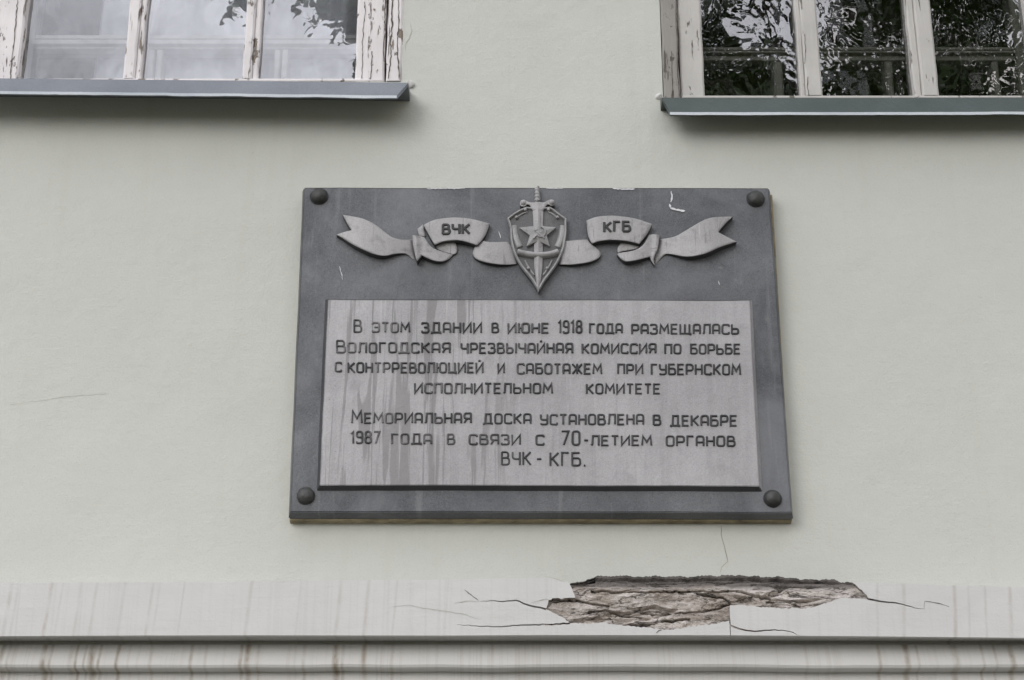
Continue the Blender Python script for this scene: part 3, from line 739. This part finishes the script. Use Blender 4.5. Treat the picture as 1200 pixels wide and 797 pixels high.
LINES = [
 [('В', 414, 424.6, 374.2, 390.5, 0), ('ЭТОМ', 435.5, 481, 377.2, 390.2, 0), ('ЗДАНИИ', 493.5, 565, 377.5, 391, 0), ('В', 575.8, 585, 378, 391, 0), ('ИЮНЕ', 594.5, 643.8, 378.2, 391.2, 0), ('1918', 653.3, 682.6, 375, 391.2, 0), ('ГОДА', 690, 730, 378.8, 391.6, 0), ('РАЗМЕЩАЛАСЬ', 739.4, 866.2, 379.4, 392.4, 0)],
 [('ВОЛОГОДСКАЯ', 393.6, 528.2, 401, 414.4, 2.8), ('ЧРЕЗВЫЧАЙНАЯ', 539.5, 671.8, 401.6, 415, 0), ('КОМИССИЯ', 681.4, 769.3, 402.2, 415.2, 0), ('ПО', 778.3, 798.6, 402.8, 415.6, 0), ('БОРЬБЕ', 808.5, 868, 402.8, 415.8, 0)],
 [('С', 392, 401, 424, 436.8, 0), ('КОНТРРЕВОЛЮЦИЕЙ', 407, 566.8, 424.4, 437.8, 0), ('И', 582.6, 591.8, 425.4, 438.4, 0), ('САБОТАЖЕМ', 605.4, 706, 425.6, 439.2, 0), ('ПРИ', 723.2, 754, 426.2, 439.4, 0), ('ГУБЕРНСКОМ', 762.4, 868.6, 426.2, 440, 0)],
 [('ИСПОЛНИТЕЛЬНОМ', 485, 648.2, 448.6, 462, 0), ('КОМИТЕТЕ', 686.4, 774.2, 449.4, 462.6, 0)],
 [('МЕМОРИАЛЬНАЯ', 411.2, 553, 483.4, 497, 3), ('ДОСКА', 565.6, 623, 484.4, 497.6, 0), ('УСТАНОВЛЕНА', 632.6, 755, 485, 498.6, 0), ('В', 764.8, 775, 485.8, 499.2, 0), ('ДЕКАБРЕ', 785, 864.2, 486.2, 500, 0)],
 [('1987', 410.4, 445.8, 504.8, 520.6, 0), ('ГОДА', 458.2, 506.6, 508, 521.4, 0), ('В', 523.6, 533.6, 508, 521.6, 0), ('СВЯЗИ', 549, 610.6, 508.6, 522, 0), ('С', 627.4, 638.2, 509.2, 522.4, 0), ('70', 657, 680.2, 504.6, 522.6, 0), ('-', 683.4, 690, 509, 522.6, 0), ('ЛЕТИЕМ', 691.6, 764.4, 509.8, 523, 0), ('ОРГАНОВ', 780, 862, 510.4, 523.8, 0)],
 [('ВЧК', 587, 622.8, 529, 546, 0), ('-', 628.2, 635.4, 529.4, 546.4, 0), ('КГБ.', 643.8, 687, 529.6, 546.8, 0)],
]
for ln in LINES:
    for t, a, b, yt, yb, cap in ln:
        bm = bmesh.new(); word(bm, t, a, b, yt, yb, PP, 2.35, .0034, cap)
        obj('raised_word' if len(t) > 1 else 'raised_letter', bm, MAT['letter'], pan, smooth=False)

# ------------------------------------------------------------------ ribbons
def slab(bm, px_pts, dfun, d0=PF-.002, cuts=4, rounds=0):
    """raised piece: outline in px, face depth from dfun(x, y) px"""
    P = [Vector(p) for p in px_pts]
    tri = geometry.tessellate_polygon([[Vector((p.x, p.y, 0)) for p in P]])
    b2 = bmesh.new(); V = [b2.verts.new((p.x, p.y, 0)) for p in P]
    for t in tri:
        try: b2.faces.new([V[i] for i in t])
        except ValueError: pass
    for _ in range(cuts):
        es = [e for e in b2.edges if e.calc_length() > 3.5]
        if es: bmesh.ops.subdivide_edges(b2, edges=es, cuts=1)
        bmesh.ops.triangulate(b2, faces=b2.faces)
    bd = [e for e in b2.edges if len(e.link_faces) == 1]
    bset = {v for e in bd for v in e.verts}
    mp = {}
    for v in b2.verts:
        d = d0+.002 + dfun(v.co.x, v.co.y)
        q = at(v.co.x, v.co.y, d)
        if v in bset: q.y += .0009
        mp[v] = bm.verts.new(q)
    for f in b2.faces: bm.faces.new([mp[v] for v in f.verts])
    low = {v: bm.verts.new((mp[v].co.x, -d0, mp[v].co.z)) for v in bset}
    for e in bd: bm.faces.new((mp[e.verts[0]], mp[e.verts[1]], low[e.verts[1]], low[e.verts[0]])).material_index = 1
    b2.free()
z2 = lambda L_: [(380+x/6.316, 230+y/6.316) for x, y in L_]
z4 = lambda L_: [(620+x/3.871, 200+y/3.871) for x, y in L_]
def closed_smooth(groups):
    o = []
    for gpts in groups:
        o += smooth_line(gpts, 4) if len(gpts) > 2 else [Vector(p) for p in gpts]
    r_ = []
    for p in o:
        if not r_ or (r_[-1]-p).length > .3: r_.append(p)
    if (r_[0]-r_[-1]).length < .3: r_.pop()
    return r_
mm = .001
bm = bmesh.new()
tail = closed_smooth([z2([(135,137),(270,160),(370,205),(450,265),(510,305),(580,320),(650,318)]), z2([(652,318),(656,350),(668,440),(682,480)]), z2([(682,480),(650,460),(600,425),(530,425),(450,440),(380,430),(300,400),(200,350),(130,305),(90,285)]), z2([(90,285),(130,268),(200,250)]), z2([(200,250),(170,200),(137,139)])])
slab(bm, tail, lambda x, y: 13*mm + 8*mm*math.sin((x-395)/95*math.pi*1.5) - 4*mm*max(0, (x-470)/18))
fold = closed_smooth([z2([(655,285),(700,292),(740,302)]), z2([(740,302),(762,335),(800,378),(860,405),(930,425),(950,432)]), z2([(950,432),(930,458),(880,480),(830,480),(780,464),(722,436)]), z2([(722,436),(712,450),(688,478)]), z2([(686,478),(672,430),(655,350),(653,288)])])
slab(bm, fold, lambda x, y: 11*mm + 8*mm*math.exp(-((x-487)/4)**2) + 6*mm*math.sin((x-480)/12))
loop = closed_smooth([z2([(812,345),(870,340),(965,335)]), z2([(965,335),(985,380),(978,418),(950,430),(930,424)]), z2([(930,424),(860,404),(822,375)])])
slab(bm, loop, lambda x, y: 6*mm)
back = z2([(688,240),(730,208),(752,290),(740,300),(700,290)])
slab(bm, back, lambda x, y: 4*mm)
ban = closed_smooth([z2([(735,212),(790,182),(870,163),(970,157),(1080,165),(1225,202)]), [(574,262), (570, 273), (565, 281), (559, 287.5)], [(559, 287.5), (549, 284), (537, 281.5), (521, 282.5), (509.5, 286.8)], [(509.5, 286.8), (503, 276), (496.4, 263.6)]])
slab(bm, ban, lambda x, y: 15*mm + 3*mm*math.cos((x-535)/40*1.5) - 4*mm*max(0, (x-560)/14)**2)
midl = closed_smooth([[(565, 282), (575, 283.6), (595, 283.4)], [(595, 283.4), (600, 289), (604, 300), (606, 309.5)], [(606, 309.5), (588, 310), (568, 307), (557, 302.5), (553.6, 297)], [(553.6, 297), (556, 290), (560, 287), (565, 282)]])
slab(bm, midl, lambda x, y: 12*mm - 4*mm*((x-575)/22)**2)
ribl = obj('ribbon', bm, MAT['relief'], plate, smooth=False, label='left ribbon half lettered with the older name')
bm = bmesh.new()
tailr = closed_smooth([z4([(595,310),(660,298),(720,265),(780,230),(830,212),(925,208)]), z4([(925,208),(890,240),(858,278)]), z4([(858,278),(890,295),(942,322)]), z4([(942,322),(870,345),(800,375),(720,390),(640,378),(610,385),(570,428)]), z4([(570,428),(565,400),(585,350),(592,312)])])
slab(bm, tailr, lambda x, y: 13*mm + 8*mm*math.sin((862-x)/95*math.pi*1.5) - 3*mm*max(0, (790-x)/18))
foldr = closed_smooth([z4([(594,289),(570,287),(545,290)]), z4([(545,290),(522,330),(500,350),(470,362),(415,372)]), z4([(415,372),(400,378),(415,397),(440,411),(490,405),(548,390)]), z4([(548,390),(556,410),(570,428)]), z4([(570,428),(566,400),(584,350),(594,291)])])
slab(bm, foldr, lambda x, y: 12*mm + 8*mm*math.exp(-((x-770)/4)**2) + 6*mm*math.sin((x-722)/12))
loopr = closed_smooth([z4([(412,330),(440,322),(500,334)]), z4([(500,334),(496,350),(470,358),(420,366)]), z4([(420,366),(404,372),(401,352),(412,332)])])
slab(bm, loopr, lambda x, y: 5*mm)
banr = closed_smooth([z4([(260,226),(310,208),(390,204),(480,216),(558,241)]), z4([(558,241),(540,280),(500,332)]), z4([(500,332),(440,318),(370,314),(320,319),(286,330)]), z4([(286,330),(268,295),(260,228)])])
slab(bm, banr, lambda x, y: 15*mm + 3*mm*math.cos((x-724)/40*1.5) - 4*mm*max(0, (700-x)/14)**2)
midr = closed_smooth([z4([(150,320),(200,316),(262,312)]), z4([(262,312),(285,335),(312,355),(326,378),(310,400),(270,415),(200,425),(140,425)]), [(655.5, 309.5), (657, 295), (658.6, 283)]])
slab(bm, midr, lambda x, y: 12*mm - 4*mm*((x-682)/24)**2)
ribr = obj('ribbon', bm, MAT['relief'], plate, smooth=False, label='right ribbon half lettered with the newer name')
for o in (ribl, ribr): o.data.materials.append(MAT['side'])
for o in (ribl, ribr):
    for p in o.data.polygons: p.use_smooth = abs(p.normal.y) > .55
bm = bmesh.new(); word(bm, 'ВЧК', 517.4, 551.5, 261.5, 275.3, PF+.0185, 3.1, .0025, 0, .03)
obj('lettering', bm, MAT['ink'], ribl)
bm = bmesh.new(); word(bm, 'КГБ', 706.6, 739.6, 258.8, 273, PF+.0185, 3.1, .0025, 0, .03)
obj('lettering', bm, MAT['ink'], ribr)

# ------------------------------------------------------------------ sword and shield badge
e = lambda L_: [(560+x/5.314, 200+y/5.314) for x, y in L_]
shield = closed_smooth([e([(180,297),(225,262),(270,238),(300,226)]), e([(300,226),(372,232),(450,226)]), e([(450,226),(475,240),(510,268),(553,300)]), e([(553,300),(553,380),(545,440),(530,505),(490,590),(440,660),(410,700),(380,752)]), e([(376,752),(345,700),(310,655),(262,592),(222,510),(203,430),(198,350),(180,299)])])
cx = 560+376/5.314
bm = bmesh.new(); slab(bm, shield, lambda x, y: 13*mm - 3*mm*((x-cx)/34)**2)
bad = obj('badge', bm, MAT['field'], plate, label='sword and shield badge with a star, hammer and sickle'); bad.data.materials.append(MAT['side'])
def d_f(x): return PF + 13*mm - 3*mm*((x-cx)/34)**2
def bar(name, lines, wpx, h, mat, parent=bad, closed=False, lift=0, sm=True, taper=None):
    bm = bmesh.new()
    for l in lines:
        Q = [at(p.x, p.y, d_f(p.x)+lift) for p in (smooth_line(l, 5) if len(l) > 2 else [Vector(q) for q in l])]
        sweep(bm, Q, wpx*S(290), h, closed=closed, sink=.002)
    return obj(name, bm, mat, parent, smooth=sm)
inset = []
c0 = Vector((cx, 285))
for p in shield: inset.append(c0 + (p-c0)*.955)
bar('rim', [inset], 3.2, .0075, MAT['badge'], closed=True, sm=False)
# inner ribbon on the shield: side arms and bottom scroll
for l in ([(222,345),(232,395),(245,440),(262,478)], [(531,345),(524,395),(512,440),(494,478)]):
    bar('band', [e(l)], 8.0, .0055, MAT['badge'])
bar('scroll', [e([(248,512),(300,524),(376,532),(450,526),(500,510)])], 7.4, .0135, MAT['relief'])
for l in ([(232,300),(270,275),(310,258)], [(500,300),(470,275),(436,258)], [(292,560),(320,610),(352,655)], [(462,560),(436,610),(404,655)]):
    bar('border', [e(l)], 2.2, .005, MAT['badge'])
for x, y in ((296,243),(240,290),(440,242),(495,290),(316,607),(432,607)):
    bm = bmesh.new(); q = at(560+x/5.314, 200+y/5.314, d_f(560+x/5.314)+.004)
    bmesh.ops.create_uvsphere(bm, u_segments=12, v_segments=8, radius=1.9*S(290), matrix=Matrix.Translation(q)); obj('stud', bm, MAT['relief'], bad, smooth=True)
# sword: blade, guard with volutes, grip
def ridge(bm, L_, Rl, mid, dl, dm):
    """two-facet blade between a left edge, right edge and raised middle line"""
    A = [bm.verts.new(at(*p, d_f(cx)+dl)) for p in L_]; B = [bm.verts.new(at(*p, d_f(cx)+dl)) for p in Rl]; C = [bm.verts.new(at(*p, d_f(cx)+dm)) for p in mid]
    A0 = [bm.verts.new((v.co.x, -PF-.004, v.co.z)) for v in A]; B0 = [bm.verts.new((v.co.x, -PF-.004, v.co.z)) for v in B]
    for i in range(len(A)-1):
        for p, q in ((A, C), (C, B), (A0, A), (B, B0)):
            try: bm.faces.new((p[i], q[i], q[i+1], p[i+1]))
            except ValueError: pass
bm = bmesh.new()
ridge(bm, e([(340,236),(345,300),(350,480),(352,600),(364,690),(375,755)]), e([(408,236),(406,300),(404,480),(402,600),(390,690),(379,755)]), e([(374,236),(375,300),(377,480),(377,600),(377,690),(377,756)]), .004, .0095)
sw = obj('sword', bm, MAT['relief'], bad)
bm = bmesh.new()
guard = closed_smooth([e([(262,206),(268,186),(288,180),(312,192),(340,197),(376,192),(410,197),(436,184),(460,178),(478,190),(476,212)]), e([(476,212),(458,218),(440,210),(425,216),(405,245),(376,240),(344,245),(325,216),(306,210),(290,222),(270,220),(262,208)])])
slab(bm, guard, lambda x, y: 21*mm - 5*mm*abs(x-cx)/20)
obj('guard', bm, MAT['relief'], bad).data.materials.append(MAT['side'])
for s in ((284,200),(461,198)):
    bm = bmesh.new(); bmesh.ops.create_uvsphere(bm, u_segments=14, v_segments=10, radius=3.3*S(240), matrix=Matrix.Translation(at(*e([s])[0], PF+.016)))
    obj('volute', bm, MAT['relief'], bad, smooth=True)
bm = bmesh.new(); rings = []
for k in range(46):                                     # twisted grip
    t = k/45; x, y = e([(368+4*t, 106+92*t)])[0]; q = at(x, y, PF+.010); rr = S(225)*(2.6+.9*t)
    rings.append([bm.verts.new(q+Vector((math.cos(a), 0, .35*math.cos(a)))*rr*(1+.16*math.sin(2*a+t*26)) + Vector((0, -math.sin(a)*rr*1.2*(1+.16*math.sin(2*a+t*26)), 0))) for a in np.linspace(0, 2*math.pi, 16, endpoint=False)])
for a, b in zip(rings[:-1], rings[1:]):
    for i in range(16): bm.faces.new((a[i], a[(i+1) % 16], b[(i+1) % 16], b[i]))
bm.faces.new(rings[0]); bm.faces.new(rings[-1])
obj('grip', bm, MAT['badge'], bad, smooth=True)
# star with raised facets
sv = e([(372,284),(402,345),(487,353),(428,402),(448,470),(376,436),(304,470),(324,402),(258,355),(345,345)])
bm = bmesh.new(); cc = bm.verts.new(at(*e([(376,385)])[0], PF+.027))
V = [bm.verts.new(at(*p, PF+(.0195 if i % 2 == 0 else .0215))) for i, p in enumerate(sv)]; V0 = [bm.verts.new((v.co.x, -PF-.006, v.co.z)) for v in V]
for i in range(10):
    bm.faces.new((V[i], V[(i+1) % 10], cc)); bm.faces.new((V[i], V0[i], V0[(i+1) % 10], V[(i+1) % 10]))
star = obj('star', bm, MAT['badge'], bad)
bm = bmesh.new()
for l, wd in ((e([(350,372),(372,388),(396,408),(414,420)]), 2.0), (e([(352,380),(368,366)]), 3.2)):
    sweep(bm, [at(p[0], p[1], PF+.0245) for p in l], wd*S(275), .0035)
sick = smooth_line(e([(392,352),(412,362),(420,386),(408,408),(384,412),(366,400)]), 5)
sweep(bm, [at(p.x, p.y, PF+.0245) for p in sick], 1.7*S(275), .0033)
sweep(bm, [at(p[0], p[1], PF+.0245) for p in e([(366,402),(346,424)])], 2.0*S(275), .0033)
obj('hammer_and_sickle', bm, MAT['relief'], bad)

# scuffs of white paint on the plate
for l, wd in (([(786.5, 224), (787.5, 231), (786, 237)], 2.0), ([(785, 243.5), (790, 245), (797, 246.5), (803, 247)], 2.2), ([(784.5, 239), (786, 244)], 2.4), ([(842, 329), (843.5, 334)], .9), ([(397.5, 312), (400, 320), (401.5, 328)], .9), ([(584.5, 271), (586.5, 279)], 1.3), ([(718, 220.9), (735, 221.6), (744, 221.4)], 1.6), ([(500, 221), (520, 221), (545, 220.8)], 1.0), ([(640, 220.8), (660, 221)], .8)):
    bm = bmesh.new(); P = jag(l, .4, 2, int(l[0][0])); prev = None
    for i, p in enumerate(P):
        h = wd*.5*(.5+.7*random.random())*(1 if i not in (0, len(P)-1) else .3)
        dd = (P[min(i+1, len(P)-1)]-P[max(0, i-1)]).normalized(); nr = Vector((-dd.y, dd.x))
        q = [bm.verts.new(at(*(p+nr*h), PF+.0016)), bm.verts.new(at(*(p-nr*h), PF+.0016))]
        if prev: bm.faces.new((prev[0], prev[1], q[1], q[0]))
        prev = q
    obj('paint_scuff', bm, MAT['scuff'], plate)

# ------------------------------------------------------------------ trees across the yard (mirrored in the panes), one more added for shade
leafm = M('leaf_green')
leafm.col(leafm.mix(leafm.noise(1.3, 3), (.03, .055, .014), (.075, .11, .03))).rough(.28)
bark = plain('bark', (.09, .07, .055), .95, 0, .3, .02, 6)
def tree(x, y, h, cz, rx, rz, nclump, seed, label, extra=()):
    rr = np.random.default_rng(seed)
    root = empty('leafy_tree', (x, y, 0), label=label, cat='tree', group='trees across the yard')
    bm = bmesh.new()
    def limb(p0, p1, r0, r1, k=8):
        prev = None; p0 = Vector(p0); p1 = Vector(p1); ax = (p1-p0).normalized(); s = ax.orthogonal().normalized(); t_ = ax.cross(s)
        for i in range(k+1):
            t = i/k; q = p0.lerp(p1, t) + noise.noise_vector(Vector((seed, t*3, p1.x)))*.12*(0 < i < k); r_ = r0+(r1-r0)*t
            ring = [bm.verts.new(q + (s*math.cos(a)+t_*math.sin(a))*r_) for a in np.linspace(0, 2*math.pi, 9, endpoint=False)]
            if prev:
                for j in range(9): bm.faces.new((prev[j], prev[(j+1) % 9], ring[(j+1) % 9], ring[j]))
            prev = ring
    limb((x, y, 0), (x+.2, y, h*.62), .30, .16, 12)
    cl = []
    for i in range(nclump):
        d = rr.normal(size=3); d /= np.linalg.norm(d); r_ = rr.uniform(.35, 1)**.5
        c = np.array((x, y, cz)) + d*np.array((rx, rx, rz))*r_*rr.uniform(.75, 1.1); cl.append((c, rr.uniform(.55, 1.15)))
    for ex in extra: cl.append((np.array(ex[:3]), ex[3]))
    for i in range(0, len(cl), max(1, len(cl)//16)):
        c = cl[i][0]; b = (x+.15, y, min(h*.6, max(h*.3, c[2]-1.8))); limb(b, tuple(c), .08, .02, 6)
    for ex in extra: limb((x-1.5, y, cz-1), ex[:3], .06, .012, 8)
    obj('trunk', bm, bark, root, smooth=True)
    verts, faces = [], []
    for c, s in cl:
        n = int(170*s)
        P = c + rr.normal(size=(n, 3))*s*np.array((.42, .42, .30))
        for p in P:
            a = rr.normal(size=3); a /= np.linalg.norm(a); b = np.cross(a, rr.normal(size=3)); b /= np.linalg.norm(b)
            l = rr.uniform(.09, .19); wd = l*.42; nn = np.cross(a, b)*l*.12; k = len(verts)
            verts += [tuple(p-a*l), tuple(p+b*wd+nn), tuple(p+a*l), tuple(p-b*wd+nn)]; faces += [(k, k+1, k+2), (k, k+2, k+3)]
    me = bpy.data.meshes.new('crown'); me.from_pydata(verts, [], faces); link('crown', me, leafm.m, root)
tree(3.6, -12.0, 15, 12.2, 2.9, 4.2, 44, 5, 'tall leafy tree across the yard, mirrored in the dark window',
     extra=((-2.1, -12, 12.3, .30), (-1.85, -12, 12.2, .34), (-1.62, -12, 12.33, .34), (-1.5, -12, 12.05, .26), (-1.42, -12, 11.75, .30), (-1.48, -12, 11.45, .24)))
tree(7.6, -13.5, 14, 10.5, 3.0, 4.0, 55, 9, 'broad leafy tree standing right of the taller one across the yard')
tree(5.2, -4.2, 8.5, 6.0, 1.9, 2.0, 90, 41, 'leafy young tree added out of view on the right to shade the wall')  # unseen tree, added to block sky light from the wall's right side
